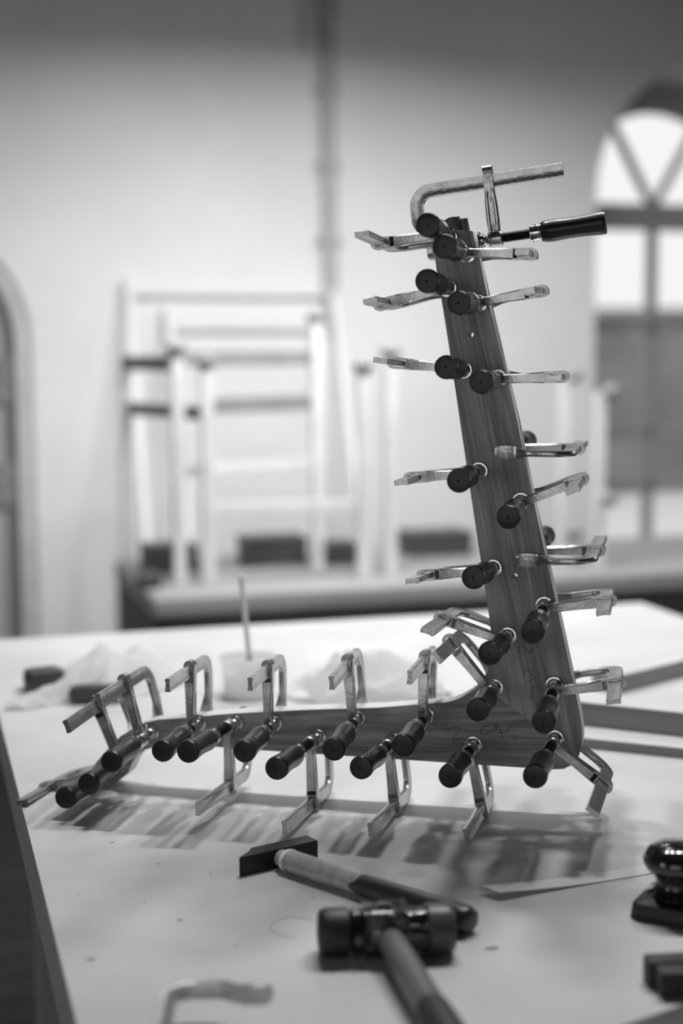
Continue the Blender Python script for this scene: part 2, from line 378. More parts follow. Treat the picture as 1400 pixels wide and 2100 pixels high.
LB = {
'L1': 'steel F-clamp reaching left from the upright, topmost on its left edge',
'R1': 'steel F-clamp reaching right from the upright, topmost on its right edge, under the crosswise clamp',
'L2': 'steel F-clamp reaching left from the upright, second from the top',
'R2': 'steel F-clamp reaching right from the upright, second from the top',
'L3': 'steel F-clamp reaching left from the upright, third from the top',
'R3': 'steel F-clamp reaching right from the upright, third from the top',
'L4': 'steel F-clamp reaching left from the upright, fourth from the top',
'R4': 'steel F-clamp slanting up right from the upright, between the two bare oval jaws',
'L5': 'steel F-clamp reaching left from the upright, level with the lower drilled hole',
'R5': 'steel F-clamp reaching right from the upright, just below the lower drilled hole',
'L6': 'steel F-clamp reaching left from the upright, lowest one, just above the inner curve',
'L7': 'steel F-clamp set diagonally in the inner curve, arm pointing up left',
'R6': 'steel F-clamp reaching right from the upright, lowest on its right edge',
'BR': 'steel F-clamp on the outer bottom corner, arm slanting down right',
'B5': 'steel F-clamp hanging below the foot board, rightmost of the four hanging ones',
'B4': 'steel F-clamp hanging below the foot board, second from the right of the hanging ones',
'B3': 'steel F-clamp hanging below the foot board, third from the right of the hanging ones',
'B2': 'steel F-clamp hanging below the foot board, leftmost of the four hanging ones',
'T5': 'steel F-clamp standing up from the foot board, nearest the inner curve',
'T4': 'steel F-clamp standing up from the foot board, second from the inner curve',
'T3': 'steel F-clamp standing up from the foot board, third from the inner curve',
'T2': 'steel F-clamp standing upright on the foot board, beside the two leaning ones',
'T1': 'steel F-clamp leaning left at the foot board\'s shoulder, right of the leaning pair',
'T0': 'steel F-clamp leaning left on the turned-down end, left of the leaning pair',
'BL': 'steel F-clamp at the tip of the turned-down end, lying low to the left',
'X1': 'reversed steel F-clamp with bare oval jaw on the upright, upper of the two',
'X2': 'reversed steel F-clamp with bare oval jaw on the upright, lower of the two',
'TOP': 'steel F-clamp gripping the upright\'s top crosswise, long rail above, handle out right',
}
for k, v in CL.items():
    kw = {}
    if k == 'TOP': kw = dict(tp=.054, throat=.0665)
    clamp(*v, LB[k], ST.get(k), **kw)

# ------------------------------------------------------------------ the L-shaped laminated frame in the clamps
FO = (.2458, 1.6801, .9090); FX = Vector((.9718, -.2359, 0)); FN = Vector((-.2358, -.9716, .0176))
FM = frame(FO, FN, FX)
UP = [(-.1471,.6337),(-.0991,.6282),(-.0914,.5963),(-.0708,.5128),(-.0444,.4082),(-.0233,.3104),(.0036,.1957),(.0220,.1142),(.0313,.0736),(.0350,.0535),(.0358,.0361),(.0338,.0250),(.0315,.0170)]
UP += [(-.0855,.0985),(-.0807,.1057),(-.0750,.1171),(-.0715,.1324),(-.0717,.1528),(-.0746,.176),(-.0976,.3198),(-.1263,.5027),(-.1404,.5849)]
FT = [(.0315,.0170),(-.0855,.0985),(-.0884,.0953),(-.0936,.0901),(-.0992,.0859),(-.1054,.0818),(-.1116,.0785),(-.1196,.0755),(-.1278,.0735),(-.1467,.0710),(-.2082,.0629),(-.2910,.0560),(-.3909,.0457),(-.4676,.0352),(-.4900,.0325),(-.5070,.0280),(-.5198,.0217),(-.5416,.0079),(-.5564,-.0065),(-.5760,-.0290),(-.5830,-.0430),(-.5835,-.0500),(-.5793,-.0560),(-.5720,-.0585),(-.5640,-.0585),(-.5546,-.0560),(-.5446,-.0496),(-.5325,-.0390),(-.5254,-.0230),(-.5183,-.0140),(-.5090,-.0075),(-.4981,-.0039),(-.4745,.0006),(-.4147,.0020),(-.3577,.0012),(-.2512,.0008),(-.1636,.0005),(-.0634,.0001),(0,0),(.0142,.0015),(.0227,.0061),(.0283,.0115)]
fr = thing('chair_frame', 'L-shaped dark wooden frame of upright and foot, bristling with clamps on the table', 'wooden frame', FM)
bm = bmesh.new(); prism(bm, UP, -TP, 0, [circle(-.0998, .5096, .0034), circle(-.0456, .2280, .0036)], side=1)
up = part('upright_board', bm, ['veneer_up', 'edge'], fr, deg=25)
bm = bmesh.new(); prism(bm, FT, -TP, 0, side=1)
part('foot_board', bm, ['veneer_foot', 'edge'], fr, deg=25)
# short dowels standing out of the top end
d = Vector((-.206, .978, 0)).normalized()
for x, r, h in ((-.1330, .0050, .011), (-.1215, .0085, .0150), (-.1090, .0052, .0150)):
    bm = bmesh.new()
    mw = Matrix.Translation((x, .631-(x+.1215)*.1, -.0150)) @ frame((0, 0, 0), d, (1, 0, 0))
    lathe(bm, [(0, -.004), (r, -.004), (r, h-.001), (r-.001, h), (0, h)], 24, mw)
    part('dowel', bm, 'dowel', fr)
PEN = [[(-.1246,.0377),(-.1226,.0412),(-.1166,.0439),(-.1105,.0433),(-.1098,.0399),(-.1138,.035),(-.1178,.0279),(-.1138,.0275),(-.1064,.0327)],
[(-.0672,.0518),(-.0752,.0494),(-.0825,.0442),(-.0844,.0401),(-.0804,.0376),(-.0731,.0407),(-.0672,.0465),(-.0666,.0512)],
[(-.0698,.0396),(-.0645,.0453),(-.0632,.05),(-.0652,.0522)],[(-.0672,.0518),(-.0619,.0454),(-.0585,.0389),(-.0575,.0329)],
[(-.0632,.0413),(-.0552,.0411),(-.05,.0461),(-.0467,.051)],[(-.0459,.0356),(-.0419,.0338),(-.0406,.0372),(-.0433,.0384),(-.0456,.0363)],
[(-.0391,.1361),(-.0407,.1401),(-.0392,.1448),(-.0346,.1443),(-.03,.1405),(-.0254,.1374),(-.0245,.1395),(-.0242,.1441)],
[(-.0329,.1112),(-.033,.1165),(-.0284,.1174),(-.0251,.1142),(-.0244,.1096)],[(-.0296,.1034),(-.0218,.1077),(-.0143,.1121)],
[(-.0178,.0986),(-.0217,.0984),(-.0242,.093),(-.0244,.085),(-.0214,.0798)],[(-.0178,.0986),(-.0138,.0975),(-.0122,.0929)]]
def cat_rom(p, n=6):
    q = [p[0]]+list(p)+[p[-1]]; out = []
    for i in range(1, len(q)-2):
        for k in range(n):
            t = k/n; a, b, c, e = [Vector((*q[i+o], 0)) for o in (-1, 0, 1, 2)]
            out.append(.5*((2*b)+(c-a)*t+(2*a-5*b+4*c-e)*t*t+(3*b-a-3*c+e)*t**3))
    out.append(Vector((*p[-1], 0))); return out
for grp, name in ((range(0, 6), 'pencil_mark'), (range(6, 11), 'pencil_mark')):
    bm = bmesh.new()
    for i in grp: tube(bm, [v+Vector((0, 0, .0001)) for v in cat_rom(PEN[i])], .00034, 6)
    part(name, bm, 'pencil', fr)
# ------------------------------------------------------------------ the work table
# its left edge runs through (-.30, 1.41), its back edge through (0, 2.965)
TXL = (RM.inverted() @ Vector((-.2967, 1.4136, 0))).x
TYB = (RM.inverted() @ Vector((-.0014, 2.9678, 0))).y
TXR = (RM.inverted() @ Vector((.6592, 3.1467, 0))).x
TY0 = .42
tb = thing('work_table', 'large work table with worn white top and plain wooden edge, carrying the clamped frame', 'table', rmat((TXL+TXR)/2, (TYB+TY0)/2, 0))
W, D = TXR-TXL, TYB-TY0
bm = bmesh.new(); box(bm, (0, 0, ZT-.0015), (W, D, .003)); tt = part('table_top', bm, 'tabletop', tb, sm=False)
bm = bmesh.new(); box(bm, (0, 0, ZT-.003-.034), (W-.0006, D-.0006, .068)); part('edge_band', bm, 'tableedge', tb, sm=False)
for sx in (-1, 1):
    for sy in (-1, 1):
        bm = bmesh.new(); box(bm, (sx*(W/2-.12), sy*(D/2-.12), (ZT-.071)/2), (.08, .08, ZT-.071), bev=.004); part('leg', bm, 'tableedge', tb, sm=False)
# dirt specks and scratches on the top
bm = bmesh.new(); inv = tb.matrix_world.inverted()
for x, y, r in ((.1374,1.3014,.0042),(-.159,1.372,.0020),(-.23,1.28,.0028),(-.03,1.43,.0012),(.205,1.50,.0012),(-.20,1.53,.0014),(-.14,1.50,.0011),(-.26,1.60,.0013),(.02,1.40,.0009),(.245,1.585,.0010),(-.27,1.44,.0011),(-.10,1.31,.0012),(-.20,1.42,.0010)):
    p = inv @ Vector((x, y, ZT+.0002))
    vs = [bm.verts.new(p+Vector((r*(1.5 if i % 2 else 1.)*math.cos(PI*i/5)*1.3, r*math.sin(PI*i/5), 0))) for i in range(10)]
    bm.faces.new(vs)
part('dirt_speck', bm, 'stain', tb, sm=False)
# pencil ring scribble left of the mallet
bm = bmesh.new()
pts = [inv @ Vector((x, y, ZT)) for x, y in ((-.030,1.372),(-.052,1.380),(-.068,1.366),(-.070,1.348),(-.060,1.334),(-.045,1.326))]
tube(bm, pts, .0004, 5); part('pencil_scribble', bm, 'stain', tb)

# ------------------------------------------------------------------ hammer
hd = Vector((.83, .56, 0)).normalized(); hp = Vector((-.56, .83, 0)).normalized()
HO = Vector((-.1079, 1.4898, ZT))
HMW = Matrix(((hd.x, hp.x, 0, HO.x), (hd.y, hp.y, 0, HO.y), (0, 0, 1, HO.z), (0, 0, 0, 1)))
hm = thing('hammer', 'joiner\'s hammer with flat black head and varnished handle, lying beyond the mallet', 'hammer', HMW)
bm = bmesh.new()
prism(bm, [(0, 0), (.0975, 0), (.0975, .0215), (.0260, .0215), (.0235, .0200), (.0215, .0160), (.0190, .0145), (.0020, .0040), (0, .0030)], .0002, .0205)
bmesh.ops.recalc_face_normals(bm, faces=bm.faces[:])
bmesh.ops.bevel(bm, geom=[e for e in bm.edges if e.calc_face_angle(0) > .6], offset=.0006, segments=2, affect='EDGES')
part('hammer_head', bm, 'black', hm, deg=30)
hs = Vector((-.0720, 1.5200, ZT+.0118)); he = Vector((.1210, 1.3320, ZT+.0138))
ax = (he-hs).normalized(); HL2 = (he-hs).length
HW = HMW.inverted() @ frame(hs, ax, ax.cross(Vector((0, 0, 1))))
# local: X across on the table, Y up, Z along the handle
def handle_loops(sts, n=24):
    return [[HW @ Vector((a*math.cos(2*PI*i/n), b*math.sin(2*PI*i/n), z)) for i in range(n)] for z, a, b in sts]
bm = bmesh.new(); loft(bm, handle_loops([(.008, .0095, .0088), (.013, .0095, .0088), (.016, .0120, .0104), (.020, .0134, .0112), (.040, .0136, .0116), (.070, .0128, .0114), (.100, .0114, .0108), (.128, .0112, .0110), (.140, .0114, .0110)]))
sh = part('handle', bm, 'hamwood', hm); sh['label'] = 'varnished pale handle shaft'
bm = bmesh.new(); loft(bm, handle_loops([(.1185, .0120, .0040), (.122, .0118, .0085), (.128, .0116, .0112), (.140, .0118, .0114), (.165, .0124, .0120), (.200, .0134, .0128), (.235, .0146, .0134), (.255, .0150, .0136), (.263, .0146, .0132), (.268, .0130, .0118), (.270, .0100, .0090)]))
part('grip', bm, 'hamgrip', hm)['label'] = 'dark dipped grip end'
bm = bmesh.new(); loft(bm, handle_loops([(.0235, .0138, .0116), (.0225, .0141, .0119), (.0200, .0140, .0118), (.0168, .0126, .0110), (.0162, .0118, .0100)]), caps=False)
part('paper_collar', bm, 'paper', hm)['label'] = 'torn pale paper collar'

# ------------------------------------------------------------------ mallet
a0 = Vector((-.0225, 1.2836, ZT+.0225)); a1 = Vector((.1015, 1.2959, ZT+.0225))
max_ = (a1-a0).normalized(); ML = (a1-a0).length
MMW = frame((a0+a1)/2-Vector((0, 0, .0225)), (0, 0, 1), max_)      # X along the head, Z up
ml = thing('mallet', 'two-faced mallet with black head, lying in front of the hammer', 'mallet', MMW)
AX = Matrix.Translation((0, 0, .0228)) @ Matrix(((0, 0, 1, 0), (0, 1, 0, 0), (-1, 0, 0, 0), (0, 0, 0, 1)))   # lathe Z -> X
bm = bmesh.new(); h = ML/2
lathe(bm, [(0, -h-.0015), (.010, -h-.001), (.018, -h), (.0208, -h+.002), (.0224, -h+.007), (.0226, -h+.020), (.0222, -h+.0265), (.0195, -h+.0285), (.0150, -h+.0290), (0, -h+.029)], 40, AX)
part('rubber_face', bm, 'rubber', ml)['label'] = 'soft black rubber face'
bm = bmesh.new()
lathe(bm, [(0, h+.001), (.012, h+.0005), (.0200, h-.0005), (.0222, h-.003), (.0227, h-.008), (.0228, h-.024), (.0215, h-.0255), (.0150, h-.026), (0, h-.026)], 40, AX)
part('nylon_face', bm, 'plastic', ml)['label'] = 'grey nylon face'
bm = bmesh.new()
lathe(bm, [(0, -h+.0295), (.0195, -h+.0295), (.0215, -h+.031), (.0218, -h+.038), (.0205, -h+.040), (.0198, -h+.046), (.0205, -.012), (.0212, -.010), (.0215, .010), (.0205, .013), (.0192, .022), (.0195, h-.030), (.0208, h-.0285), (.0208, h-.0265), (0, h-.0265)], 40, AX)
box(bm, (-.001, 0, .0245), (.034, .038, .0400), bev=.0025)
for x in (-.0195, .0175): box(bm, (x, 0, .0238), (.0026, .0400, .0430), bev=.0008)
for z in (.0155, .0330): box(bm, (.0265, -.0188, z), (.018, .0030, .0026), bev=.0006)
part('head_casting', bm, 'gloss', ml, deg=30)
bm = bmesh.new(); lathe(bm, [(0, .0440), (.0062, .0440), (.0062, .0462), (.0050, .0475), (0, .0478)], 20, Matrix.Translation((-.001, 0, 0)))
part('wedge_screw', bm, 'gloss', ml)
inv = MMW.inverted()
p = inv @ Vector((.0405, 1.2830, ZT+.0215)); q = inv @ Vector((.0850, 1.0770, ZT+.0165))
axh = (q-p); LH = axh.length
HMM = frame(p, axh, (1, 0, 0))
bm = bmesh.new(); lathe(bm, [(0, .010), (.0122, .010), (.0126, .040), (.0130, .090), (.0134, .150), (.0134, .152), (0, .152)], 32, HMM)
part('handle', bm, 'tube', ml)['label'] = 'grey smooth handle shank'
bm = bmesh.new(); lathe(bm, [(0, .148), (.0138, .148), (.0146, .151), (.0155, .170), (.0160, .200), (.0158, .240), (.0165, .262), (.0150, .272), (0, .276)], 32, HMM)
part('grip', bm, 'grip', ml)['label'] = 'dark rubber grip'

# ------------------------------------------------------------------ veneer strip
S0 = Vector((.1530, 1.4310)); an = math.radians(23.4); dx = Vector((math.cos(an), math.sin(an))); px = Vector((-dx.y, dx.x))
bm = bmesh.new(); rows = []
for i in range(31):
    t = .43*i/30; z = ZT+.0004+.0075*max(0, 1-t/.15)**2
    c = S0+dx*t; hw = .0115
    off = -.004 if i == 0 else 0
    p0 = c-px*hw; p1 = c+px*hw-dx*(.008 if i == 0 else 0)
    rows.append([Vector((p0.x, p0.y, z)), Vector((p1.x, p1.y, z)), Vector((p1.x, p1.y, z+.0009)), Vector((p0.x, p0.y, z+.0009))])
o = S0.to_3d()+Vector((0, 0, ZT))
bmw = Matrix.Translation(o) @ Matrix.Rotation(an, 4, 'Z')
loft(bm, [[bmw.inverted() @ v for v in r] for r in rows])
vs_ = part('veneer_strip', bm, 'strip', None); vs_.matrix_world = bmw
tag(vs_, 'pale thin veneer strip curling up at its left end, running behind the black block', 'strip')

# ------------------------------------------------------------------ black hand block with knob
bd = Vector((.87, -.50, 0)).normalized(); bp_ = Vector((.50, .87, 0)).normalized()
BO = Vector((.2775, 1.3695, ZT))
BMW = Matrix(((bd.x, bp_.x, 0, BO.x), (bd.y, bp_.y, 0, BO.y), (0, 0, 1, BO.z), (0, 0, 0, 1)))
sb = thing('sanding_block', 'glossy black hand block with mushroom knob at the right edge, in front of the strip', 'hand tool', BMW)
bm = bmesh.new()
def blk(z, m, b=0): return [Vector((x, y, z)) for x, y in ((m, m+.006), (m+.006, m), (.235-m, m), (.235-m, .074-m), (m+.006, .074-m), (m, .068-m))]
loft(bm, [blk(.0055, 0), blk(.0150, .0012), blk(.0165, .0020), blk(.0230, .0150), blk(.0262, .0235), blk(.0280, .0300)])
part('block_body', bm, 'black', sb, deg=25)
bm = bmesh.new(); loft(bm, [blk(0, -.0004), blk(.0035, -.0004), blk(.0055, .0008)]); part('sole_plate', bm, 'rubber', sb, deg=25)
bm = bmesh.new(); kx, ky = .0360, .0370
lathe(bm, [(.0300, .0215), (.0245, .0250), (.0215, .0295), (.0205, .0330), (.0215, .0365), (.0255, .0415), (.0300, .0455), (.0330, .0510), (.0336, .0560), (.0318, .0615), (.0275, .0665), (.0210, .0700), (.0120, .0722), (0, .0730)], 44, Matrix.Translation((kx, ky, 0)))
part('knob', bm, 'gloss', sb)
bm = bmesh.new()
tube(bm, [(.150, .037, .022), (.158, .037, .050), (.170, .037, .070), (.195, .037, .074), (.212, .037, .060), (.218, .037, .024)], .012, 16)
part('rear_handle', bm, 'gloss', sb)

# ------------------------------------------------------------------ dark offcuts and grey sheet at the lower right
for (x, y, w, dd, hh, a, lab) in ((.2640, 1.2138, .070, .018, .0245, .10, 'dark wooden offcut by the right edge, the rear one of two'),
                               (.2697, 1.1940, .075, .020, .0230, .02, 'dark wooden offcut by the right edge, the front one of two')):
    bm = bmesh.new(); box(bm, (w/2, dd/2, hh/2), (w, dd, hh), bev=.0020)
    o = part('wood_offcut', bm, 'darkwood', None); o.matrix_world = Matrix.Translation((x, y, ZT)) @ Matrix.Rotation(a, 4, 'Z')
    tag(o, lab, 'offcut', 'dark offcuts at the right edge')
bm = bmesh.new(); box(bm, (.10, -.10, .0015), (.34, .20, .003), bev=.0006)
o = part('grey_sheet', bm, 'plastic', None); o.matrix_world = Matrix.Translation((.2401, 1.1475, ZT)) @ Matrix.Rotation(math.radians(33), 4, 'Z')
tag(o, 'flat dark grey sheet at the very bottom right corner of the tabletop', 'sheet')

# ------------------------------------------------------------------ F-clamp lying on the table, only its jaw end in view
zc = Vector((.02, -.998, -.040)); xc = Vector((-.99, .09, 0))
clamp((-.0690, 1.0290, ZT+.0220), zc, xc, .040, .100, .160, 'steel F-clamp lying flat on the tabletop, only its bent jaw end in view', group='', tp=.115, thick=1.5)

# ------------------------------------------------------------------ planed boards behind the frame, right
def board(name, P, ang, l0, l1, dep, z0, z1, lab, m='board'):
    bm = bmesh.new(); prism(bm, [(l0, 0), (l1, 0), (l1, dep), (l0, dep)], z0, z1, side=0, cap=1)
    o = part(name, bm, [m, 'boardtop'], None, sm=False)
    o.matrix_world = Matrix.Translation((P[0], P[1], ZT)) @ Matrix.Rotation(ang, 4, 'Z'); tag(o, lab, 'board', 'planed boards behind the frame'); return o
board('wooden_board', (.3373, 1.9835), math.radians(-23.5), -.06, .55, .20, 0, .0145, 'low wide board behind the upright, bottom one of the pile')
board('wooden_board', (.3416, 2.0528), math.radians(-26.5), -.045, .48, .055, .0145, .0490, 'thick grooved board resting on the low wide board')
bm = bmesh.new()
board('wooden_board', (.4438, 2.3040), math.radians(42), .0, .50, .055, 0, .030, 'board running back diagonally behind the grooved one')

# ------------------------------------------------------------------ crumpled cloth, pot with brush, plastic sheet
def crumple(name, m, cx, cy, wx, wy, hfun, nx=70, ny=46, rotz=0., z=ZT):
    bm = bmesh.new(); g = []
    for i in range(nx+1):
        row = []
        for j in range(ny+1):
            u, v = i/nx*2-1, j/ny*2-1
            e = 1+.18*noise.noise(Vector((math.atan2(v, u)*1.6, cx*9, 3)))
            # square to disc
            x = u*math.sqrt(1-v*v/2)*e; y = v*math.sqrt(1-u*u/2)*e
            row.append(bm.verts.new((x*wx/2, y*wy/2, max(.0012, hfun(x, y)))))
        g.append(row)
    for i in range(nx):
        for j in range(ny): bm.faces.new((g[i][j], g[i+1][j], g[i+1][j+1], g[i][j+1]))
    # thickness
    r = bmesh.ops.solidify(bm, geom=bm.faces[:], thickness=.0010)
    o = part(name, bm, m, None); o.matrix_world = Matrix.Translation((cx, cy, z)) @ Matrix.Rotation(rotz, 4, 'Z'); return o
def nz(x, y, s, k): return noise.noise(Vector((x*s+k, y*s-k, k*.7)))
def rid(x, y, s, k): return 1-abs(2*nz(x, y, s, k))
def h_cloth(x, y):
    r = math.hypot(x, y)
    return (.060*math.exp(-((x+.10)/.50)**2-((y-.0)/.55)**2)+.030*math.exp(-((x-.45)/.3)**2-(y/.6)**2))*(.75+.4*rid(x, y, 1.9, 4.2))+.011*rid(x, y, 3.2, 1.1)*max(0, 1-r)
o = crumple('cloth', 'white', -.385, 2.385, .300, .200, h_cloth, rotz=.25); tag(o, 'crumpled white cloth heap at the back left of the table, beside the dark block', 'cloth')
def h_tail(x, y): return (.006+.058*((x+1)/2)**1.5)*max(.05, 1-y*y*.9)+.008*rid(x, y, 3., 7.7)
o2 = crumple('trailing_end', 'white', -.452, 2.270, .19, .052, h_tail, 50, 16, rotz=math.radians(42)); mwk = o2.matrix_world.copy(); o2.parent = o; bpy.context.view_layer.update(); o2.matrix_world = mwk
for (x, y, w, dd, hh, a, lab) in ((-.486, 2.345, .062, .055, .038, .5, 'dark block at the left end of the white cloth'), (-.388, 2.262, .085, .030, .030, .15, 'dark block in the hollow in front of the white cloth')):
    bm = bmesh.new(); box(bm, (0, 0, hh/2), (w, dd, hh), bev=.013)
    o = part('dark_block', bm, 'darkobj', None); o.matrix_world = Matrix.Translation((x, y, ZT)) @ Matrix.Rotation(a, 4, 'Z'); tag(o, lab, 'block', 'dark blocks by the white cloth')
def h_bag(x, y):
    r = x*x+y*y
    return .060*max(0, 1-r)**.45*(.35+.75*rid(x, y, 1.7, 9.3))+.014*rid(x, y, 4.5, 2.2)*max(0, 1-r)
o = crumple('plastic_sheet', 'bag', .030, 2.300, .270, .150, h_bag, 80, 50); tag(o, 'crumpled white plastic sheet behind the foot board, right of the glue pot', 'plastic sheet')
pt = thing('glue_pot', 'milky white plastic pot behind the foot board', 'pot', Matrix.Translation((-.150, 2.300, ZT)))
bm = bmesh.new(); lathe(bm, [(0, 0), (.036, 0), (.039, .003), (.043, .060), (.0455, .0605), (.0465, .064), (.0450, .068), (.0425, .067), (.0415, .058), (.0380, .006), (0, .006)], 40); part('pot_body', bm, 'pot', pt)
bm = bmesh.new(); lathe(bm, [(0, .040), (.0385, .040), (.0385, .042), (0, .042)], 32); part('glue', bm, 'white', pt)
br = thing('glue_brush', 'thin pale stick standing upright in the glue pot', 'stick', Matrix.Translation((-.148, 2.300, ZT+.043)))
bm = bmesh.new(); tube(bm, [(.002, 0, .0), (-.004, 0, .060), (-.012, .004, .152)], .0042, 12); part('stick', bm, 'lightwood', br)
bm = bmesh.new(); lathe(bm, [(0, -.002), (.006, -.002), (.007, .010), (.005, .022), (0, .022)], 14); part('bristles', bm, 'greywood', br)

# ------------------------------------------------------------------ the room
WX0, WX1, WY0, WALL = -3.2, 6.5, -3.5, 5.3
CEIL = 3.7
bm = bmesh.new(); box(bm, ((WX0+WX1)/2, (WY0+WALL)/2, -.05), (WX1-WX0, WALL-WY0, .1)); o = struct('floor', bm, 'floor'); o.matrix_world = RM
bm = bmesh.new(); box(bm, ((WX0+WX1)/2, (WY0+WALL)/2, CEIL+.05), (WX1-WX0, WALL-WY0, .1)); o = struct('ceiling', bm, 'ceiling'); o.matrix_world = RM
bm = bmesh.new(); box(bm, (WX0-.1, (WY0+WALL)/2, CEIL/2), (.2, WALL-WY0, CEIL)); o = struct('wall_left', bm, 'sidewall'); o.matrix_world = RM
bm = bmesh.new(); box(bm, (WX1+.1, (WY0+WALL)/2, CEIL/2), (.2, WALL-WY0, CEIL)); o = struct('wall_right', bm, 'sidewall'); o.matrix_world = RM
bm = bmesh.new(); box(bm, ((WX0+WX1)/2, WY0-.1, CEIL/2), (WX1-WX0, .2, CEIL)); o = struct('wall_front', bm, 'sidewall'); o.matrix_world = RM
# back wall: thick masonry with an arched window niche and an arched doorway
WC, WZ, WR, SILL = 3.135, 2.009, .530, .36
DC, DZ, DR = -.011, 1.437, .430
arch = [(WC+WR*math.cos(a), WZ+WR*math.sin(a)) for a in [PI*i/28 for i in range(29)]]
win_hole = arch+[(WC-WR, SILL), (WC+WR, SILL)]
darch = [(DC+DR*math.cos(a), DZ+DR*math.sin(a)) for a in [PI-PI*i/28 for i in range(29)]]
outer = [(WX0, 0), (DC-DR, 0)]+darch+[(DC+DR, 0), (WX1, 0), (WX1, CEIL), (WX0, CEIL)]
XZ = Matrix(((1, 0, 0, 0), (0, 0, 1, WALL), (0, 1, 0, 0), (0, 0, 0, 1)))     # polygon x, z -> wall plane, depth back
bm = bmesh.new(); prism(bm, outer, 0, .62, [win_hole], XZ); o = struct('wall_back', bm, 'wall'); o.matrix_world = RM
# window in the niche
GR = .392; WD = WALL+.50
wn = bpy.data.objects.new('window_1', None); COL.objects.link(wn); wn['kind'] = 'structure'; wn.matrix_world = RM
XW = Matrix(((1, 0, 0, WC), (0, 0, 1, WD), (0, 1, 0, 0), (0, 0, 0, 1)))
half = [(GR*math.cos(PI*i/24), WZ+.018+GR*math.sin(PI*i/24)) for i in range(25)]
TR0, TR1 = 1.918, 2.030       # transom
lo = [(GR, SILL+.09), (GR, TR0), (-GR, TR0), (-GR, SILL+.09)]
bm = bmesh.new(); prism(bm, [(x*1.0, z) for x, z in [(WR+.02, SILL-.02), (WR+.02, WZ)]+[((WR+.02)*math.cos(PI*i/24), WZ+(WR+.02)*math.sin(PI*i/24)) for i in range(1, 24)]+[(-WR-.02, WZ), (-WR-.02, SILL-.02)]], 0, .07, [half, lo], XW)
part('window_frame', bm, 'frame_grey', wn, sm=False)
def wbar(x0, z0, x1, z1, w, dpt=.04, off=.015, name='glazing_bar'):
    bm = bmesh.new(); bar(bm, (WC+x0, WD+off+dpt/2, z0), (WC+x1, WD+off+dpt/2, z1), w, dpt, up=(0, 1, 0)) ; part(name, bm, 'frame_grey', wn, sm=False)
c0 = TR1+.004
wbar(-.012, c0, -.012+.44*math.sin(math.radians(-30)), c0+.44*math.cos(math.radians(-30)), .026)
wbar(.012, c0, .012+.44*math.sin(math.radians(30)), c0+.44*math.cos(math.radians(30)), .026)
wbar(0, SILL+.08, 0, TR0+.01, .040)
for z, w in ((1.500, .045), (1.040, .045), (.800, .060)): wbar(-GR-.01, z, GR+.01, z, w)
bm = bmesh.new(); box(bm, (WC, WD+.037, WZ), (1.02, .004, 2.2)); pn = part('window_pane', bm, 'glass', wn, sm=False)
bm = bmesh.new(); prism(bm, [(x*1.0, z) for x, z in [(WR-.01, SILL+.01)]+[((WR-.01)*math.cos(PI*i/24), WZ+(WR-.01)*math.sin(PI*i/24)) for i in range(0, 25)]+[(-WR+.01, SILL+.01)]], .036, .040, (), XW)
old = pn.data; pn.data = finish(bm, 'window_pane', 'glass', False); bpy.data.meshes.remove(old)
# door in the doorway
dr = bpy.data.objects.new('door_1', None); COL.objects.link(dr); dr['kind'] = 'structure'; dr.matrix_world = RM
def dpoly(r, z0=0.): return [(DC-r, z0)]+[(DC+r*math.cos(a), DZ+r*math.sin(a)) for a in [PI-PI*i/28 for i in range(29)]]+[(DC+r, z0)]
XD = Matrix(((1, 0, 0, 0), (0, 0, 1, WALL), (0, 1, 0, 0), (0, 0, 0, 1)))
def ring(r0, r1, y0, y1, m, name):
    bm = bmesh.new(); a, b = dpoly(r0), dpoly(r1)
    for y in (y0, y1): pass
    n = len(a); va = [[bm.verts.new(XD @ Vector((x, z, y))) for x, z in p] for p in (a, b) for y in (y0, y1)]
    A0, A1, B0, B1 = va
    for i in range(n-1):
        bm.faces.new((A0[i], A0[i+1], B0[i+1], B0[i])); bm.faces.new((A1[i], A1[i+1], B1[i+1], B1[i]))
        bm.faces.new((A0[i], A0[i+1], A1[i+1], A1[i])); bm.faces.new((B0[i], B0[i+1], B1[i+1], B1[i]))
    for i in (0, n-1): bm.faces.new((A0[i], B0[i], B1[i], A1[i]))
    return part(name, bm, m, dr, sm=False)
ring(DR-.002, DR-.050, .02, .14, 'lightwood', 'door_frame')
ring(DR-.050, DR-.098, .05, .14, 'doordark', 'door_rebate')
bm = bmesh.new(); prism(bm, dpoly(DR-.099, .01), .06, .10, (), XD); part('door_leaf', bm, 'door', dr, sm=False)
for z in (1.30, .93):
    bm = bmesh.new(); box(bm, (DC+DR-.085, WALL+.045, z), (.10, .012, .16), bev=.004); part('hinge', bm, 'greywood', dr, sm=False)
# pipe down the wall
pi_ = thing('wall_pipe', 'grey vertical conduit pipe down the back wall with brackets', 'pipe', rmat(1.503, WALL-.032, 1.53))
bm = bmesh.new(); tube(bm, [(.010, 0, 0), (-.012, 0, CEIL-1.53)], .027, 20); part('conduit', bm, 'pipe', pi_)
for z in (.275, .545, .815, 1.10):
    bm = bmesh.new(); lathe(bm, [(.030, -.014), (.034, -.012), (.034, .012), (.030, .014)], 20, Matrix.Translation((.010-.0100*z, 0, z))); box(bm, (.010-.01*z, .020, z), (.095, .012, .022)); part('bracket', bm, 'pipe', pi_)
bx = thing('junction_box', 'small pale box on the wall left of the pipe, near the top', 'box', rmat(1.44, WALL, 2.47))
bm = bmesh.new(); box(bm, (0, -.02, .09), (.055, .040, .18), bev=.005); part('box_body', bm, 'lightwood', bx, sm=False)
bm = bmesh.new(); box(bm, (0, -.042, .09), (.047, .006, .17), bev=.002); part('cover', bm, 'lightwood', bx, sm=False)

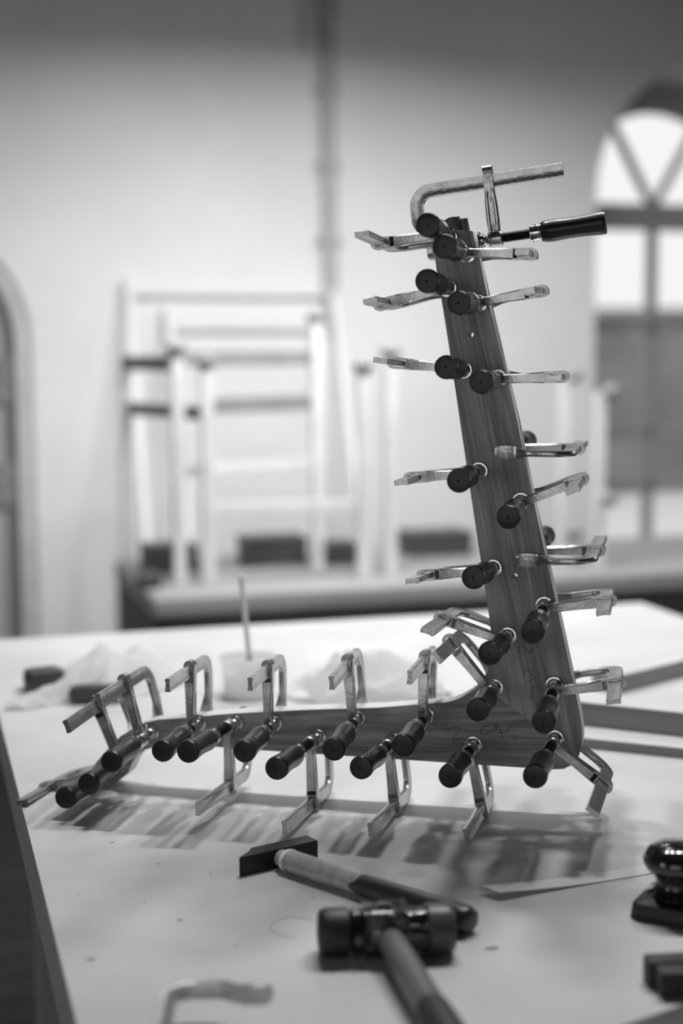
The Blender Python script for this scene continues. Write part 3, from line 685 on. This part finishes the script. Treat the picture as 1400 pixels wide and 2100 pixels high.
# ------------------------------------------------------------------ back bench
BZ = .72
bn = thing('workbench', 'long dark workbench along the back wall behind the table', 'workbench', RM.copy())
bm = bmesh.new(); box(bm, (2.32, 4.39, BZ-.03), (3.38, .80, .06), bev=.012); part('bench_top', bm, 'benchtop', bn, sm=False)
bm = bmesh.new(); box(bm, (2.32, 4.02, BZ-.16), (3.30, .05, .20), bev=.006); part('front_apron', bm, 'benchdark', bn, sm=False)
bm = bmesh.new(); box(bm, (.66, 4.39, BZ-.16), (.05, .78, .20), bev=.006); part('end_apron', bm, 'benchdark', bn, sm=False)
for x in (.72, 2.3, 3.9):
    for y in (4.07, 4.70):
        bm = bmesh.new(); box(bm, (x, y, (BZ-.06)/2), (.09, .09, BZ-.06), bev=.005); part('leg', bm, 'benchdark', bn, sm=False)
# standing rack of posts and rails on the bench
rk = thing('wooden_rack', 'pale blurred wooden rack of posts and rails standing on the back bench', 'rack', RM @ Matrix.Translation((1.0, 4.3, BZ)))
def P(x, y, z): return (x-1.0, y-4.3, z)
posts = ((.668, 4.72, .625), (.748, 4.23, .676), (.830, 4.206, .640), (1.2125, 4.389, .774), (1.2935, 4.164, .625), (1.385, 4.185, .667))
for x, y, hh in posts:
    bm = bmesh.new(); bar(bm, P(x, y, 0), P(x, y, hh), .036, .036, bev=.004); pp = part('post', bm, 'lightwood', rk, sm=False)
    if hh > .63 or y == 4.164:
        if (x, y) != (.668, 4.72):
            bm = bmesh.new(); lathe(bm, [(0, hh-.010), (.020, hh-.010), (.030, hh+.004), (.030, hh+.018), (.018, hh+.030), (0, hh+.032)], 20, Matrix.Translation(P(x, y, 0))); part('cap', bm, 'greywood', pp)
for (a, b, z, hgt, m) in ((0, 1, .645, .045, 'greywood'), (1, 3, .660, .046, 'greywood'), (2, 3, .522, .048, 'greywood'), (0, 2, .500, .040, 'greywood'), (2, 4, .215, .040, 'lightwood'), (1, 3, .330, .030, 'lightwood')):
    bm = bmesh.new(); p0, p1 = posts[a], posts[b]; bar(bm, P(p0[0], p0[1]+.02, z), P(p1[0], p1[1]+.02, z), .022, hgt, bev=.003); part('rail', bm, m, rk, sm=False)
# bar clamps standing at the right
for x, y, hh, lab in ((1.975, 4.225, .60, 'blurred pale bar standing on the back bench behind the upright, left one of two'), (2.062, 4.15, .55, 'blurred pale bar standing on the back bench by the window, right one of two')):
    t = thing('standing_bar', lab, 'bar', RM @ Matrix.Translation((x, y, BZ)), 'bars standing on the bench by the window')
    bm = bmesh.new(); box(bm, (0, 0, hh/2), (.034, .030, hh), bev=.003); part('post', bm, 'lightwood', t, sm=False)
    for z in ((hh, .215) if hh < .58 else (hh, .10)):
        bm = bmesh.new(); lathe(bm, [(0, -.022), (.018, -.020), (.030, -.006), (.030, .010), (.018, .022), (0, .024)], 18, Matrix.Translation((.028, -.012, z))); part('clamp_head', bm, 'greywood', t)
# dark boxes on the bench
for x, y, w, dd, hh, lab in ((.760, 4.50, .16, .14, .085, 'dark box on the bench at the left, behind the rack posts'), (1.105, 4.55, .20, .14, .090, 'dark box on the bench in the middle of the rack'), (1.300, 4.50, .12, .12, .070, 'dark box on the bench between the right rack posts'), (1.68, 4.60, .22, .14, .080, 'dark box on the bench just right of the rack'), (.650, 4.20, .06, .10, .04, 'small dark box at the left corner of the bench')):
    t = thing('storage_box', lab, 'box', RM @ Matrix.Translation((x, y, BZ)), 'dark boxes on the back bench')
    bm = bmesh.new(); box(bm, (0, 0, hh*.4), (w, dd, hh*.8), bev=.004); part('box_body', bm, 'darkobj', t, sm=False)
    bm = bmesh.new(); box(bm, (0, 0, hh*.9), (w*1.03, dd*1.03, hh*.2), bev=.004); part('lid', bm, 'darkobj', t, sm=False)
# slender lath frame leaning on the wall
lf = thing('lath_frame', 'faint slender lath frame leaning on the back wall above the rack', 'frame', RM @ Matrix.Translation((.9, WALL-.10, BZ)))
for p, q, w in (((-.14, -.3, 0), (-.14, .06, .95), .030), ((.0, -.3, 0), (.0, .05, .86), .030), ((.62, -.3, 0), (.62, .06, .92), .030)):
    bm = bmesh.new(); bar(bm, p, q, w*.8, .012); part('upright_lath', bm, 'palelath', lf, sm=False)
for p, q in (((-.14, .05, .90), (.62, .05, .90)), ((.0, .02, .80), (.62, .02, .80))):
    bm = bmesh.new(); bar(bm, p, q, .012, .010); part('cross_lath', bm, 'palelath', lf, sm=False)

# ------------------------------------------------------------------ outdoors
bm = bmesh.new(); box(bm, (3.1, 14, -.10), (30, 16, .1)); o = struct('ground', bm, 'yard'); o.matrix_world = RM
ow = thing('boundary_wall', 'dark wall across the yard seen through the lower window panes', 'wall', RM @ Matrix.Translation((5., 14., -.05)))
bm = bmesh.new(); box(bm, (0, 0, .90), (16, .3, 1.80)); part('wall_body', bm, 'outer', ow, sm=False)
bm = bmesh.new(); box(bm, (0, 0, 1.84), (16, .4, .08)); part('coping', bm, 'outer', ow, sm=False)

# ------------------------------------------------------------------ light
w = bpy.data.worlds.new('World'); scene.world = w; w.use_nodes = True
w.node_tree.nodes['Background'].inputs[0].default_value = (1, 1, 1, 1)
w.node_tree.nodes['Background'].inputs[1].default_value = 1.1
def area(name, loc, size, size_y, power, spread=180, rz=0., rx=0., ry=0.):
    l = bpy.data.lights.new(name, 'AREA'); l.shape = 'RECTANGLE'; l.size = size; l.size_y = size_y; l.energy = power; l.spread = math.radians(spread)
    o = bpy.data.objects.new(name, l); COL.objects.link(o); o.location = loc; o.rotation_euler = (rx, ry, rz); return o
area('ceiling_lamp', (.22, 2.20, 2.80), .12, .10, 9, rz=YAW)
area('ceiling_lamp', (.55, 2.15, 2.80), .12, .10, 11, rz=YAW)
area('ceiling_lamp', (.85, 2.20, 2.80), .14, .10, 8, rz=YAW)
area('ceiling_lamp', (-.12, 2.25, 2.80), .12, .10, 12, rz=YAW)
area('ceiling_lamp', (.25, 3.00, 2.85), .30, .10, 2, rz=YAW)
for x, e in ((-.2, 6), (1.25, 38), (2.6, 7)):
    p = rm(x, 3.68, 2.52); area('wall_lamp', p, .9, .12, e, spread=150, rz=YAW, rx=math.radians(15))
area('rear_window_daylight', (-1.2, -2.6, 1.45), 2.4, 2.2, 17, rx=math.radians(88), rz=-.30)  # fill light added behind the camera to brighten the board fronts
p = rm(-2.9, .6, 1.5); area('left_window_daylight', p, 1.0, 1.3, 9, rx=math.radians(90), rz=YAW-PI/2)  # weak fill added at the left for the table's edge band
p = rm(3.7, 2.4, 1.75); area('right_window_daylight', p, 1.0, 1.4, 9, rx=math.radians(90), rz=YAW+PI/2)  # fill added at the right to lift the upright's right edge


# ------------------------------------------------------------------ camera
cam = bpy.data.cameras.new('Camera'); co = bpy.data.objects.new('Camera', cam); COL.objects.link(co); scene.camera = co
cam.sensor_fit = 'VERTICAL'; cam.sensor_height = 36; cam.sensor_width = 24; cam.lens = 3000/2100*36
pitch = math.atan(330/3000)
fw = Vector((0, math.cos(pitch), -math.sin(pitch))); rt = Vector((1, 0, 0)); upv = rt.cross(fw)
c, s = math.cos(.004), math.sin(.004)
r2 = rt*c-upv*s; u2 = rt*s+upv*c
co.matrix_world = Matrix(((r2.x, u2.x, -fw.x, 0), (r2.y, u2.y, -fw.y, 0), (r2.z, u2.z, -fw.z, CAMZ), (0, 0, 0, 1)))
cam.clip_start = .05
cam.dof.use_dof = True; cam.dof.focus_distance = 1.66; cam.dof.aperture_fstop = 1.9
vs = scene.view_settings; vs.view_transform = 'Standard'; vs.look = 'None'; vs.gamma = 1; vs.use_curve_mapping = False; vs.exposure = 0.0
